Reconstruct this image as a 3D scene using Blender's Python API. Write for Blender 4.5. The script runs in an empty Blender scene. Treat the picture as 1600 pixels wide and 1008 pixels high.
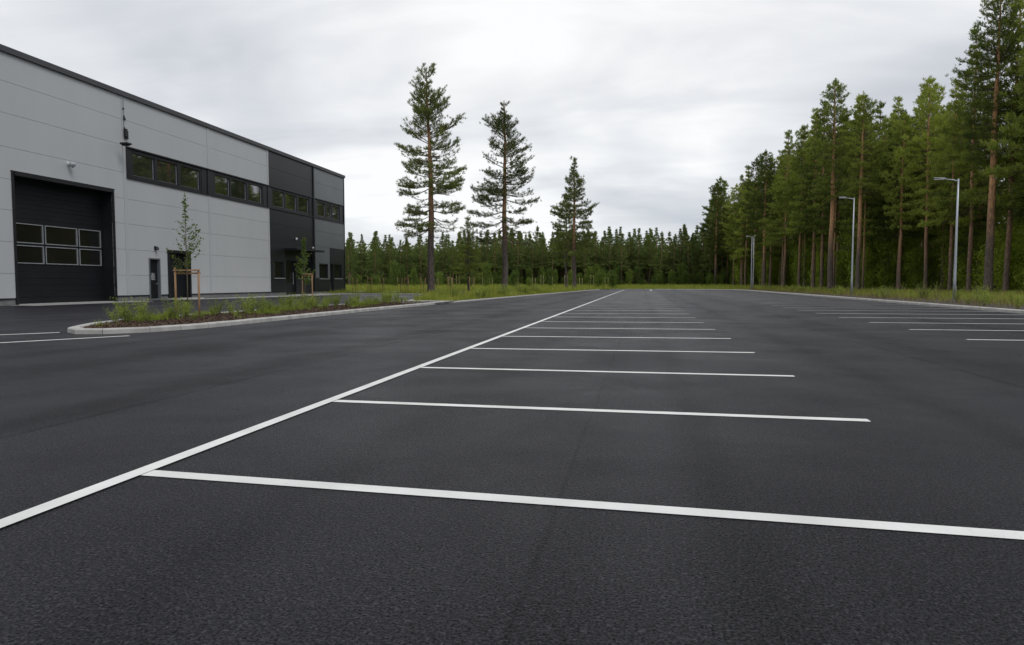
import bpy, math, random
import numpy as np
C = bpy.context
S = C.scene
COL = S.collection
PI = math.pi
R = math.radians

# ------------------------------------------------------------------ mesh helpers
class MB:
    """collects boxes, tubes, quads; build() links them as ONE mesh object"""
    def __init__(s):
        s.v = []; s.f = []
    def quad(s, a, b, c, d):
        n = len(s.v); s.v += [a, b, c, d]; s.f.append((n, n+1, n+2, n+3)); return s
    def box(s, x0, x1, y0, y1, z0, z1):
        n = len(s.v)
        s.v += [(x0,y0,z0),(x1,y0,z0),(x1,y1,z0),(x0,y1,z0),(x0,y0,z1),(x1,y0,z1),(x1,y1,z1),(x0,y1,z1)]
        s.f += [(n,n+3,n+2,n+1),(n+4,n+5,n+6,n+7),(n,n+1,n+5,n+4),(n+1,n+2,n+6,n+5),(n+2,n+3,n+7,n+6),(n+3,n,n+4,n+7)]
        return s
    def tube(s, pts, rad, n=6, cap=True):
        k0 = len(s.v); m = len(pts)
        P = [np.array(p, float) for p in pts]
        for i, p in enumerate(P):
            d = P[min(i+1, m-1)] - P[max(i-1, 0)]
            d = d / (np.linalg.norm(d) + 1e-9)
            u = np.cross(d, (0, 0, 1.0)) if abs(d[2]) < .95 else np.cross(d, (0, 1.0, 0))
            u /= np.linalg.norm(u); w = np.cross(d, u)
            for j in range(n):
                a = 2*PI*j/n
                s.v.append(tuple(p + rad[i]*(math.cos(a)*u + math.sin(a)*w)))
        for i in range(m-1):
            for j in range(n):
                a = k0+i*n+j; b = k0+i*n+(j+1) % n
                s.f.append((a, b, b+n, a+n))
        if cap:
            s.f.append(tuple(k0+j for j in range(n))[::-1]); s.f.append(tuple(k0+(m-1)*n+j for j in range(n)))
        return s
    def prism(s, poly, z0, z1):
        n = len(s.v); k = len(poly)
        s.v += [(x, y, z0) for x, y in poly] + [(x, y, z1) for x, y in poly]
        s.f.append(tuple(n+i for i in range(k))[::-1]); s.f.append(tuple(n+k+i for i in range(k)))
        for i in range(k):
            j = (i+1) % k; s.f.append((n+i, n+j, n+k+j, n+k+i))
        return s
    def mesh(s, name, mat, smooth=False):
        me = bpy.data.meshes.new(name); me.from_pydata(s.v, [], s.f)
        me.materials.append(mat)
        if smooth: me.polygons.foreach_set('use_smooth', [True]*len(me.polygons))
        me.update(); return me
    def build(s, name, mat, parent=None, smooth=False, bevel=0):
        o = link(name, s.mesh(name, mat, smooth), parent)
        if bevel:
            b = o.modifiers.new('bevel', 'BEVEL'); b.width = bevel; b.segments = 2; b.limit_method = 'ANGLE'
        return o

def link(name, data, parent=None):
    o = bpy.data.objects.new(name, data); COL.objects.link(o)
    if parent is not None: o.parent = parent
    return o
def tag(o, label=None, cat=None, group=None, kind=None):
    if label: o['label'] = label
    if cat: o['category'] = cat
    if group: o['group'] = group
    if kind: o['kind'] = kind
    return o
def thing(name, label, cat, loc=(0,0,0), rz=0, group=None):
    o = bpy.data.objects.new(name, None); COL.objects.link(o)
    o.location = loc; o.rotation_euler = (0, 0, rz)
    return tag(o, label, cat, group)
def struct(name, mb, mat, label=None, group=None, **k):
    return tag(mb.build(name, mat, **k), label, None, group, 'structure')
def tris_mesh(name, V, mat, n=3):
    """V: (N,n,3) array -> mesh of N separate n-gons"""
    N = len(V); me = bpy.data.meshes.new(name)
    me.vertices.add(N*n); me.vertices.foreach_set('co', V.reshape(-1).astype(np.float32))
    me.loops.add(N*n); me.loops.foreach_set('vertex_index', np.arange(N*n, dtype=np.int32))
    me.polygons.add(N); me.polygons.foreach_set('loop_start', np.arange(0, N*n, n, dtype=np.int32))
    try: me.polygons.foreach_set('loop_total', np.full(N, n, dtype=np.int32))
    except Exception: pass
    me.materials.append(mat); me.update(calc_edges=True); return me

# ------------------------------------------------------------------ materials
def newmat(name):
    m = bpy.data.materials.new(name); m.use_nodes = True
    nt = m.node_tree; nt.nodes.clear()
    return m, nt, nt.nodes.new, nt.links.new
def ramp(nt, fac, stops):
    r = nt.nodes.new('ShaderNodeValToRGB'); e = r.color_ramp.elements
    while len(e) > 1: e.remove(e[-1])
    e[0].position = stops[0][0]; e[0].color = (*stops[0][1], 1)
    for p, c in stops[1:]:
        x = e.new(p); x.color = (*c, 1)
    nt.links.new(fac, r.inputs[0]); return r.outputs[0]
def noise(nt, vec, scale, detail=3, rough=.55, dist=0):
    n = nt.nodes.new('ShaderNodeTexNoise'); n.inputs['Scale'].default_value = scale
    n.inputs['Detail'].default_value = detail; n.inputs['Roughness'].default_value = rough; n.inputs['Distortion'].default_value = dist
    if vec is not None: nt.links.new(vec, n.inputs['Vector'])
    return n.outputs['Fac']
def mapping(nt, vec, scale=(1,1,1), loc=(0,0,0)):
    m = nt.nodes.new('ShaderNodeMapping'); m.inputs['Scale'].default_value = scale; m.inputs['Location'].default_value = loc
    nt.links.new(vec, m.inputs['Vector']); return m.outputs[0]
def math_(nt, op, a, b=None, c=None):
    m = nt.nodes.new('ShaderNodeMath'); m.operation = op
    for i, x in enumerate((a, b, c)):
        if x is None: continue
        if isinstance(x, (int, float)): m.inputs[i].default_value = x
        else: nt.links.new(x, m.inputs[i])
    return m.outputs[0]
def mixc(nt, fac, a, b, mode='MIX'):
    m = nt.nodes.new('ShaderNodeMix'); m.data_type = 'RGBA'; m.blend_type = mode
    for i, x in ((0, fac), (6, a), (7, b)):
        if isinstance(x, (int, float)): m.inputs[i].default_value = x
        elif isinstance(x, tuple): m.inputs[i].default_value = (*x, 1)
        else: nt.links.new(x, m.inputs[i])
    return m.outputs[2]

def surf(name, c1, c2, scale=3, rough=.7, spec=.5, metal=0, bump=0, bscale=40, detail=4, stretch=(1,1,1), ior=None, rvar=0):
    m, nt, N, L = newmat(name)
    tc = N('ShaderNodeTexCoord'); v = mapping(nt, tc.outputs['Object'], stretch)
    f = noise(nt, v, scale, detail)
    col = ramp(nt, f, [(.3, c1), (.7, c2)])
    p = N('ShaderNodeBsdfPrincipled'); L(col, p.inputs['Base Color'])
    p.inputs['Roughness'].default_value = rough; p.inputs['Metallic'].default_value = metal
    p.inputs['Specular IOR Level'].default_value = spec
    if ior: p.inputs['IOR'].default_value = ior
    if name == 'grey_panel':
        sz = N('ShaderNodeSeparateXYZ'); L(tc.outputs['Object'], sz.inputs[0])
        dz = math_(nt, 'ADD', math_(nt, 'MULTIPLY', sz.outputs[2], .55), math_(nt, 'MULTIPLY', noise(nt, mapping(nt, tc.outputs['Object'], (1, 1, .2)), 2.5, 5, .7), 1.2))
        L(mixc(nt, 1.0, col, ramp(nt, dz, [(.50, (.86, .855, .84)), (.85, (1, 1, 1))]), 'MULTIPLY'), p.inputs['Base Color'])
    if rvar: L(math_(nt, 'MULTIPLY_ADD', f, rvar, rough-rvar/2), p.inputs['Roughness'])
    if bump:
        b = N('ShaderNodeBump'); b.inputs['Strength'].default_value = .6; b.inputs['Distance'].default_value = bump
        L(noise(nt, v, bscale, 3), b.inputs['Height']); L(b.outputs[0], p.inputs['Normal'])
    o = N('ShaderNodeOutputMaterial'); L(p.outputs[0], o.inputs[0]); return m

def asphalt(name):
    m, nt, N, L = newmat(name)
    tc = N('ShaderNodeTexCoord'); v = tc.outputs['Object']
    vo = N('ShaderNodeTexVoronoi'); vo.inputs['Scale'].default_value = 80; L(v, vo.inputs['Vector'])
    g = noise(nt, v, 120, 3, .8)
    g2 = noise(nt, v, 38, 3, .6)
    stone = math_(nt, 'MULTIPLY', vo.outputs['Color'], 1.0)
    g3 = noise(nt, v, 88, 2, .6)
    big = noise(nt, mapping(nt, v, (.35, .10, 1)), 1.0, 4, .6, .6)      # rolled lanes, paving direction
    mid = noise(nt, v, .55, 5, .6, .3)
    base = ramp(nt, math_(nt, 'ADD', math_(nt, 'MULTIPLY', g, .6), math_(nt, 'MULTIPLY', g2, .4)),
                [(.30, (.0015, .0015, .0018)), (.46, (.0085, .0083, .0095)), (.56, (.030, .0295, .032)), (.66, (.14, .137, .135))])
    base = mixc(nt, .5, base, ramp(nt, stone, [(0, (.0035, .0033, .0042)), (.7, (.0120, .0115, .0138)), (1, (.070, .068, .068))]))
    base = mixc(nt, 1.0, base, ramp(nt, g3, [(.36, (.36, .36, .37)), (.47, (.88, .88, .88)), (.62, (1.6, 1.58, 1.55))]), 'MULTIPLY')
    k = math_(nt, 'ADD', math_(nt, 'MULTIPLY', big, .6), math_(nt, 'MULTIPLY', mid, .4))
    mr = N('ShaderNodeMapRange'); L(k, mr.inputs[0]); mr.inputs[1].default_value = .38; mr.inputs[2].default_value = .62; mr.inputs[3].default_value = .92; mr.inputs[4].default_value = 1.10
    shade = mr.outputs[0]
    # paving joints, rolled lanes and tyre tracks parallel to the bays
    sx = N('ShaderNodeSeparateXYZ'); L(v, sx.inputs[0])
    wob = math_(nt, 'MULTIPLY', math_(nt, 'SUBTRACT', noise(nt, mapping(nt, v, (0, 1, 0)), .35, 2), .5), .10)
    x = math_(nt, 'ADD', sx.outputs[0], wob)
    patch = noise(nt, v, .8, 4, .6)
    for x0, w, d in TRACKS:
        dd = math_(nt, 'DIVIDE', math_(nt, 'ABSOLUTE', math_(nt, 'SUBTRACT', x, x0)), w)
        dd = math_(nt, 'ADD', dd, math_(nt, 'MULTIPLY', math_(nt, 'SUBTRACT', g2, .5), 1.4))
        dd = math_(nt, 'ADD', dd, math_(nt, 'MULTIPLY', math_(nt, 'SUBTRACT', patch, .5), 1.6))
        m2 = N('ShaderNodeMapRange'); m2.interpolation_type = 'SMOOTHSTEP'; L(dd, m2.inputs[0]); m2.inputs[1].default_value = 0; m2.inputs[2].default_value = 1.1; m2.inputs[3].default_value = d; m2.inputs[4].default_value = 1
        shade = math_(nt, 'MULTIPLY', shade, m2.outputs[0])
    cmb = N('ShaderNodeCombineColor')
    for q, t_ in enumerate((.83, .81, .95)): L(math_(nt, 'MULTIPLY', shade, t_), cmb.inputs[q])
    base = mixc(nt, 1.0, base, cmb.outputs[0], 'MULTIPLY')
    p = N('ShaderNodeBsdfPrincipled'); L(base, p.inputs['Base Color'])
    L(math_(nt, 'MULTIPLY_ADD', mid, -.35, .66), p.inputs['Roughness'])
    L(math_(nt, 'MULTIPLY', math_(nt, 'POWER', shade, 1.5), math_(nt, 'MULTIPLY_ADD', g3, .75, -.17)), p.inputs['Specular IOR Level'])
    p.inputs['Specular Tint'].default_value = (.97, .97, 1.06, 1)
    b = N('ShaderNodeBump'); b.inputs['Strength'].default_value = 1.0; b.inputs['Distance'].default_value = .010
    L(math_(nt, 'ADD', math_(nt, 'MULTIPLY', g3, 1.6), math_(nt, 'MULTIPLY', vo.outputs['Distance'], -.6)), b.inputs['Height']); L(b.outputs[0], p.inputs['Normal'])
    o = N('ShaderNodeOutputMaterial'); L(p.outputs[0], o.inputs[0]); return m

def paint(name):
    m, nt, N, L = newmat(name)
    v = N('ShaderNodeTexCoord').outputs['Object']
    a = noise(nt, v, 2.2, 4); b = noise(nt, v, 110, 3, .7)
    col = ramp(nt, a, [(.3, (.62, .62, .60)), (.7, (.78, .78, .76))])
    col = mixc(nt, 1.0, col, ramp(nt, b, [(.22, (.55, .55, .56)), (.36, (1, 1, 1))]), 'MULTIPLY')
    wr = math_(nt, 'ADD', math_(nt, 'MULTIPLY', noise(nt, v, 26, 5, .75), .7), math_(nt, 'MULTIPLY', noise(nt, v, .9, 3), .45))
    col = mixc(nt, ramp(nt, wr, [(.68, (0, 0, 0)), (.82, (.35, .35, .35))]), col, (.10, .10, .105))
    p = N('ShaderNodeBsdfPrincipled'); L(col, p.inputs['Base Color']); p.inputs['Roughness'].default_value = .75
    bb = N('ShaderNodeBump'); bb.inputs['Strength'].default_value = .5; bb.inputs['Distance'].default_value = .002
    L(b, bb.inputs['Height']); L(bb.outputs[0], p.inputs['Normal'])
    o = N('ShaderNodeOutputMaterial'); L(p.outputs[0], o.inputs[0]); return m

def leaf(name, dark, mid, light, trans=.35, scale=.9, rnd=.35, rough=.55, spec=.3):
    m, nt, N, L = newmat(name)
    tc = N('ShaderNodeTexCoord').outputs['Object']
    f = noise(nt, tc, scale, 3); f2 = noise(nt, tc, scale*9, 2)
    oi = N('ShaderNodeObjectInfo')
    k = math_(nt, 'ADD', math_(nt, 'MULTIPLY', f, .55), math_(nt, 'MULTIPLY', f2, .45))
    k = math_(nt, 'ADD', k, math_(nt, 'MULTIPLY', math_(nt, 'SUBTRACT', oi.outputs['Random'], .5), rnd))
    col = ramp(nt, k, [(.28, dark), (.5, mid), (.74, light)])
    p = N('ShaderNodeBsdfPrincipled'); L(col, p.inputs['Base Color'])
    p.inputs['Roughness'].default_value = rough; p.inputs['Specular IOR Level'].default_value = spec
    t = N('ShaderNodeBsdfTranslucent'); L(mixc(nt, 1.0, col, (1.2, 1.25, .6), 'MULTIPLY'), t.inputs[0])
    mx = N('ShaderNodeMixShader'); mx.inputs[0].default_value = trans
    L(p.outputs[0], mx.inputs[1]); L(t.outputs[0], mx.inputs[2])
    o = N('ShaderNodeOutputMaterial'); L(mx.outputs[0], o.inputs[0]); return m

def bark(name, low, high, h0, h1):
    m, nt, N, L = newmat(name)
    tc = N('ShaderNodeTexCoord').outputs['Object']
    sx = N('ShaderNodeSeparateXYZ'); L(tc, sx.inputs[0])
    n1 = noise(nt, tc, .8, 3); n2 = noise(nt, mapping(nt, tc, (1, 1, .28)), 11, 5, .7)
    z = math_(nt, 'ADD', math_(nt, 'DIVIDE', math_(nt, 'SUBTRACT', sx.outputs[2], h0), h1-h0), math_(nt, 'MULTIPLY', math_(nt, 'SUBTRACT', n1, .5), .8))
    base = ramp(nt, z, [(0, low), (1, high)])
    base = mixc(nt, 1.0, base, ramp(nt, n2, [(.36, (.42, .42, .44)), (.56, (1, 1, 1)), (.72, (1.3, 1.25, 1.2))]), 'MULTIPLY')
    p = N('ShaderNodeBsdfPrincipled'); L(base, p.inputs['Base Color']); p.inputs['Roughness'].default_value = .9
    p.inputs['Specular IOR Level'].default_value = .2
    b = N('ShaderNodeBump'); b.inputs['Strength'].default_value = .8; b.inputs['Distance'].default_value = .04
    L(n2, b.inputs['Height']); L(b.outputs[0], p.inputs['Normal'])
    o = N('ShaderNodeOutputMaterial'); L(p.outputs[0], o.inputs[0]); return m

SEAM = -0.40
TRACKS = [(-.40, .020, .82), (-.30, .20, .94), (.40, .26, .82), (-4.8, .5, .72), (-4.45, .04, .7), (-7.4, .9, .74), (-9.2, .4, .8), (3.95, .05, .7), (4.5, .7, .76), (2.6, .3, .84), (8.3, .5, .78), (-1.7, .3, .88), (-17, .8, .8), (-21, .6, .8)]
M = {}
M['asphalt'] = asphalt('asphalt')
M['paint'] = paint('road_paint')
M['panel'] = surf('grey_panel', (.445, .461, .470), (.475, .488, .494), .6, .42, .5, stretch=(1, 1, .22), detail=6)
M['panel2'] = surf('mid_grey_panel', (.120, .134, .145), (.155, .168, .178), .35, .28, .5)
M['trim'] = surf('light_trim', (.42, .44, .45), (.46, .475, .485), .8, .4)
M['gap'] = surf('dark_joint', (.30, .31, .315), (.33, .335, .34), 2, .8)
M['anth'] = surf('anthracite_cladding', (.0085, .010, .0125), (.0135, .0155, .0185), .5, .36, .42)
M['anth2'] = surf('anthracite_frame', (.008, .0092, .011), (.013, .0148, .017), 2, .45, .4)
M['coping'] = surf('roof_coping', (.045, .047, .052), (.062, .065, .070), .6, .5)
M['dark'] = surf('dark_inside', (.004, .004, .005), (.008, .008, .009), 2, .6)
M['door'] = surf('sectional_door_paint', (.0055, .0075, .0095), (.0095, .012, .0145), .7, .5, .3)
M['alu'] = surf('pale_aluminium', (.30, .32, .34), (.42, .44, .45), 3, .4, metal=.3)
M['glass'] = surf('window_glass', (.010, .012, .015), (.018, .021, .025), .6, .03, .5, ior=4.6)
M['glass_dim'] = surf('door_glass', (.008, .009, .008), (.013, .014, .011), .9, .10, .5, ior=2.0)
M['concrete'] = surf('plinth_concrete', (.13, .132, .135), (.20, .20, .20), 2.5, .85, bump=.004, bscale=60)
M['kerb'] = surf('kerb_concrete', (.32, .315, .30), (.50, .49, .465), 3.0, .85, bump=.004, bscale=70, detail=6)
M['slab'] = surf('pale_pavement', (.26, .255, .245), (.38, .37, .36), 1.5, .85, bump=.003, bscale=60)
M['galv'] = surf('galvanised_steel', (.34, .37, .40), (.46, .49, .52), 2.0, .45, metal=.55, stretch=(1, 1, .3))
M['lampgrey'] = surf('lamp_head_grey', (.36, .38, .40), (.46, .48, .5), 3, .4)
M['white'] = surf('white_plastic', (.6, .6, .6), (.7, .7, .7), 3, .4)
M['black'] = surf('black_plastic', (.010, .010, .012), (.02, .02, .022), 8, .5)
M['mulch'] = surf('bark_mulch', (.020, .012, .008), (.085, .050, .030), 14, .95, bump=.03, bscale=30, detail=6)
M['soil'] = surf('bare_soil', (.020, .016, .010), (.075, .058, .036), 2.2, .95, bump=.03, bscale=18, detail=6)
M['turf'] = surf('turf_ground', (.040, .050, .012), (.13, .145, .035), .8, .95, bump=.03, bscale=14, detail=6)
M['forestfloor'] = surf('forest_floor', (.010, .012, .005), (.034, .034, .014), .7, .95, bump=.05, bscale=6, detail=6)
M['grass'] = leaf('grass_blades', (.10, .130, .018), (.235, .27, .040), (.43, .40, .10), .3, .35, 0)
M['drygrass'] = leaf('dry_grass_blades', (.080, .050, .026), (.17, .115, .060), (.24, .20, .09), .25, .5, 0)
M['wood'] = surf('stake_wood', (.24, .135, .065), (.37, .225, .115), 5, .8, stretch=(1, 1, .15))
M['palewood'] = surf('pale_stake_wood', (.30, .24, .13), (.42, .34, .20), 5, .8, stretch=(1, 1, .15))
M['needle'] = leaf('pine_needles', (.055, .072, .024), (.130, .158, .046), (.23, .26, .080), .42, .55, .25)
M['needle_far'] = leaf('pine_needles_forest', (.078, .108, .025), (.190, .232, .050), (.33, .375, .085), .48, .30, .45)
M['birch_leaf'] = leaf('young_leaves', (.08, .125, .013), (.20, .27, .028), (.36, .43, .055), .4, .5, .35)
M['needle_row'] = leaf('pine_needles_far_row', (.066, .092, .030), (.132, .176, .050), (.21, .26, .075), .35, .30, .16)
M['row_leaf'] = leaf('young_leaves_far_row', (.055, .092, .017), (.120, .178, .030), (.21, .28, .05), .4, .5, .3)
M['plant_leaf'] = leaf('perennial_leaves', (.12, .165, .025), (.25, .32, .05), (.40, .45, .10), .4, 3, .3)
M['sap_leaf'] = leaf('sapling_leaves', (.045, .080, .012), (.090, .145, .025), (.16, .22, .05), .4, 2.5, .2)
M['bark_hero'] = bark('pine_bark', (.11, .09, .08), (.34, .195, .11), 4.5, 8.5)
M['bark_edge'] = bark('edge_pine_bark', (.13, .105, .085), (.50, .285, .145), 4.5, 9.5)
M['bark_forest'] = bark('forest_pine_bark', (.16, .122, .095), (.46, .26, .14), 2.0, 11)
M['twig'] = surf('pine_branch_bark', (.055, .040, .030), (.11, .075, .050), 3, .9)
M['stem'] = surf('sapling_bark', (.06, .05, .035), (.13, .105, .07), 10, .9)

# ------------------------------------------------------------------ sky, sun, camera
W = bpy.data.worlds.new('World'); S.world = W; W.use_nodes = True
nt = W.node_tree; nt.nodes.clear(); N = nt.nodes.new; L = nt.links.new
SUN_EL, SUN_ROT = 52, 120
sky = N('ShaderNodeTexSky'); sky.sky_type = 'NISHITA'; sky.sun_disc = False
sky.sun_elevation = R(SUN_EL); sky.sun_rotation = R(SUN_ROT)
tc = N('ShaderNodeTexCoord')
sx = N('ShaderNodeSeparateXYZ'); L(tc.outputs['Generated'], sx.inputs[0])
zz = math_(nt, 'ADD', math_(nt, 'MAXIMUM', sx.outputs[2], 0), .16)
cb = N('ShaderNodeCombineXYZ')
L(math_(nt, 'DIVIDE', sx.outputs[0], zz), cb.inputs[0]); L(math_(nt, 'DIVIDE', sx.outputs[1], zz), cb.inputs[1])
n1 = noise(nt, mapping(nt, cb.outputs[0], (1.0, .62, 1), (3.1, 1.3, 0)), .62, 4, .45, .6)
n2 = noise(nt, mapping(nt, cb.outputs[0], (.8, 1.5, 1), (7.7, .4, 2)), 1.3, 5, .5, .4)
cl = math_(nt, 'ADD', math_(nt, 'MULTIPLY', n1, .68), math_(nt, 'MULTIPLY', n2, .32))
# the cloud deck is thinner towards the left of the street, heavier to the right
cl = math_(nt, 'ADD', cl, math_(nt, 'MULTIPLY', sx.outputs[0], -.16))
cloud = ramp(nt, cl, [(.34, (5.5, 5.75, 6.3)), (.44, (6.7, 6.95, 7.4)), (.52, (8.4, 8.55, 8.8)), (.59, (10.4, 10.4, 10.4))])
hz = ramp(nt, sx.outputs[2], [(.0, (.97, .985, 1.0)), (.25, (1, 1, 1))])
cloud = mixc(nt, 1.0, cloud, hz, 'MULTIPLY')
mx = mixc(nt, .93, sky.outputs[0], cloud)
bg = N('ShaderNodeBackground'); bg.inputs[1].default_value = .1; L(mx, bg.inputs[0])
ow = N('ShaderNodeOutputWorld'); L(bg.outputs[0], ow.inputs[0])

sl = bpy.data.lights.new('sun', 'SUN'); sl.energy = 1.25; sl.angle = R(25); sl.color = (1, .97, .93)
so = bpy.data.objects.new('sun', sl); COL.objects.link(so)
from mathutils import Vector, Euler
sd = Vector((math.sin(R(SUN_ROT))*math.cos(R(SUN_EL)), math.cos(R(SUN_ROT))*math.cos(R(SUN_EL)), math.sin(R(SUN_EL))))
so.rotation_euler = sd.to_track_quat('Z', 'Y').to_euler(); so.location = sd*50

cd = bpy.data.cameras.new('camera'); cam = bpy.data.objects.new('camera', cd); COL.objects.link(cam)
cd.sensor_width = 36; cd.lens = 24.3; cd.clip_end = 3000; cd.clip_start = .05
cam.location = (0, 0, 1.1); cam.rotation_euler = (R(90-3.286), 0, R(10.628))
S.camera = cam
S.render.resolution_x = 1024; S.render.resolution_y = 645
S.view_settings.view_transform = 'Standard'; S.view_settings.look = 'None'; S.view_settings.exposure = 0
try:
    S.render.engine = 'CYCLES'; S.cycles.max_bounces = 6; S.cycles.transparent_max_bounces = 4
except Exception: pass

# ------------------------------------------------------------------ ground
def sheet(poly, z, thick=.0):
    b = MB(); n = len(poly); b.v = [(x, y, z) for x, y in poly]; b.f = [tuple(range(n))]; return b
struct('ground', sheet([(-900, -300), (900, -300), (900, 1500), (-900, 1500)], -.03), M['forestfloor'])
LOT = [(-62, -22), (13.35, -22), (13.35, 28), (14.45, 104), (13.6, 108.5), (10, 111.5), (2, 113), (-5.2, 116), (-6.6, 112), (-7.5, 92), (-9.0, 65.6), (-9.75, 48.6), (-10.3, 37), (-13.2, 38), (-16.4, 52), (-20.5, 60.5), (-31.5, 62), (-31.5, 30), (-62, 30)]
struct('asphalt_lot', sheet(LOT, 0), M['asphalt'])

def ribbon(path, w, z0, z1, bevel=.02, sides='both'):
    """kerb: a strip of width w to the LEFT of the path, from z0 to z1, in stones about 1 m long with open joints"""
    b = MB(); P = [np.array(p, float) for p in path]
    q = []
    for i in range(len(P)-1):
        d = P[i+1]-P[i]; ln = np.linalg.norm(d); k = max(1, int(round(ln/1.0)))
        for j in range(k): q.append(P[i]+d*j/k)
    q.append(P[-1])
    nrm = []
    for i in range(len(q)):
        d = q[min(i+1, len(q)-1)]-q[max(i-1, 0)]; d /= np.linalg.norm(d); nrm.append(np.array((-d[1], d[0])))
    for i in range(len(q)-1):
        e = (q[i+1]-q[i]); e = e/np.linalg.norm(e)*.006
        a0, a1 = q[i]+e, q[i+1]-e
        n0, n1 = nrm[i], nrm[i+1]; c = .025; zt = z1+random.uniform(-.002, .002)
        prof = [(0, z0), (0, zt-c), (c, zt), (w-c*.5, zt), (w, zt-c*.5), (w, z0)]
        k0 = len(b.v)
        for (a, nn) in ((a0, n0), (a1, n1)):
            for s, z in prof: b.v.append((a[0]+nn[0]*s, a[1]+nn[1]*s, z))
        m = len(prof)
        for j in range(m-1): b.f.append((k0+j, k0+m+j, k0+m+j+1, k0+j+1))
        b.f.append(tuple(k0+j for j in range(m))); b.f.append(tuple(k0+m+j for j in range(m))[::-1])
    return b
random.seed(4)
# right kerb and verge
kr = [(13.35, -22), (13.35, 28), (14.45, 104), (13.6, 108.5), (10, 111.5), (2, 113), (-5.2, 116)]
kerb_r = ribbon(kr[::-1], .32, -.02, .12)
struct('verge_kerb', kerb_r, M['kerb'])
struct('soil_verge', sheet([(13.65, -22), (60, -22), (60, 112), (14.0, 112), (13.9, 108.7), (14.75, 104), (13.65, 28)], .07), M['soil'])
struct('grass_field', sheet([(-5.2, 116.3), (2, 113.3), (10, 111.9), (14.2, 111.9), (60, 112.1), (60, 240), (-160, 240), (-160, 79), (-14, 79), (-10, 79), (-7.8, 92), (-6.9, 112)], .05), M['turf'])
# far lot seen between the island and the pines
struct('side_road', sheet([(-120, 67), (-12.6, 67), (-11.6, 77.5), (-120, 77.5)], .012), M['asphalt'])
struct('side_road_kerb', ribbon([(-12.6, 67), (-60, 67)], .16, -.02, .11), M['kerb'])
struct('side_road_far_kerb', ribbon([(-60, 77.6), (-11.4, 77.6)], .2, -.02, .10), M['kerb'])
isl2 = [(-10.3, 37), (-9.75, 48.6), (-9.0, 65.6), (-8.35, 77), (-11.4, 77.4), (-12.4, 66.9), (-60, 66.9), (-60, 62.2), (-31.6, 62.2), (-20.5, 60.7), (-16.4, 52.2), (-13.2, 38.2)]
struct('grass_island', sheet([(x-.05 if i < 4 else x, y) for i, (x, y) in enumerate(isl2)], .07), M['turf'])
struct('grass_island_kerb', ribbon([(-10.3, 35.5), (-9.75, 48.6), (-9.0, 65.6), (-7.5, 92), (-6.6, 112)], .16, -.02, .075), M['kerb'])
struct('grass_island_rear_kerb', ribbon([(-31.6, 62.1), (-20.5, 60.6), (-16.4, 52.1), (-13.2, 38.1)], .16, -.02, .12), M['kerb'])
# planting island with rounded nose
nose = []
for k in range(0, 11):
    a = -PI/2 - PI*.96*k/10
    nose.append((-12.2 + 1.75*math.cos(a)*1.0 + (.0 if k < 5 else -.25*(k-5)/5), 14.3 + 1.75*math.sin(a)*(1 if k < 6 else 1)))
front = [(-10.25, 35.3), (-10.4, 24), (-10.4, 15.2), (-10.75, 13.6), (-11.35, 12.9)]
back = [(-12.95, 13.95), (-13.5, 15.0), (-13.95, 16.6), (-14.05, 18), (-13.9, 28), (-13.2, 36.5)]
mid = [(-11.95, 12.8), (-12.5, 13.2)]
outline = front + mid + back
struct('island_kerb', ribbon(outline[::-1], .24, -.02, .115), M['kerb'])
inn = []
P = [np.array(p) for p in outline]
for i in range(len(P)):
    d = P[min(i+1, len(P)-1)]-P[max(i-1, 0)]; d /= np.linalg.norm(d)
    nn = np.array((-d[1], d[0])); nn = -nn if False else nn
    inn.append(tuple(P[i]-nn*(-.24) if False else P[i]+np.array((d[1], -d[0]))*.24))
struct('mulch_bed', sheet(inn, .085), M['mulch'])
struct('island_end_paving', sheet([(-10.15, 33.6), (-10.2, 37.2), (-13.3, 38.4), (-13.4, 35.8), (-11.8, 33.2)], .10), M['slab'])
# building aprons
struct('door_apron', MB().box(-29.9, -28.5, 28.2, 36.4, -.02, .02), M['slab'])
struct('entrance_paving', sheet([(-29.9, 40.0), (-28.6, 40.2), (-27.2, 52), (-27.3, 70), (-30.4, 70), (-30.2, 40)], .014), M['slab'])

# painted lines
def strip(x0, y0, x1, y1, w, z=.004):
    d = np.array((x1-x0, y1-y0)); ln = np.linalg.norm(d); d /= ln; n = np.array((-d[1], d[0]))*w/2
    b = MB(); k = max(2, int(ln/.5)); rr = random.Random(int(abs(x0*31+y0*17)*10))
    L_, R_ = [], []
    for i in range(k+1):
        c = np.array((x0, y0))+d*ln*i/k
        j1, j2 = 1+rr.uniform(-.02, .02), 1+rr.uniform(-.02, .02)
        L_.append(c+n*j1); R_.append(c-n*j2)
    for p in L_: b.v.append((p[0], p[1], z))
    for p in R_: b.v.append((p[0], p[1], z))
    for i in range(k): b.f.append((i, i+1, k+2+i, k+1+i))
    return b
LX = -2.86
struct('bay_head_line', strip(LX, -6, LX+.10, 112, .105, .008), M['paint'])
BAY = [(.80, .62), (3.49, 3.30), (5.97, 5.90), (8.56, 8.57), (11.22, 11.36), (13.90, 14.15), (16.6, 16.87), (19.4, 19.68)]
while BAY[-1][0] < 91: BAY.append((BAY[-1][0]+2.72, BAY[-1][1]+2.72))
for y, y2 in BAY:
    struct('bay_line', strip(LX-.02, y, 1.84-min(y, 27)*.0075, y2, .112), M['paint'], group='white lines across the middle row of bays')
struct('bay_end_mark', strip(1.2, 100, 1.5, 111, .3), M['paint'])
for i in range(-3, 34):
    y = 14.75 + 2.93*i
    if y > 103: break
    struct('verge_bay_line', strip(6.22-.0015*y, y, 13.3+max(0, y-28)*.0143, y+.02, .11), M['paint'], group='white lines of the bays along the verge')
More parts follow.
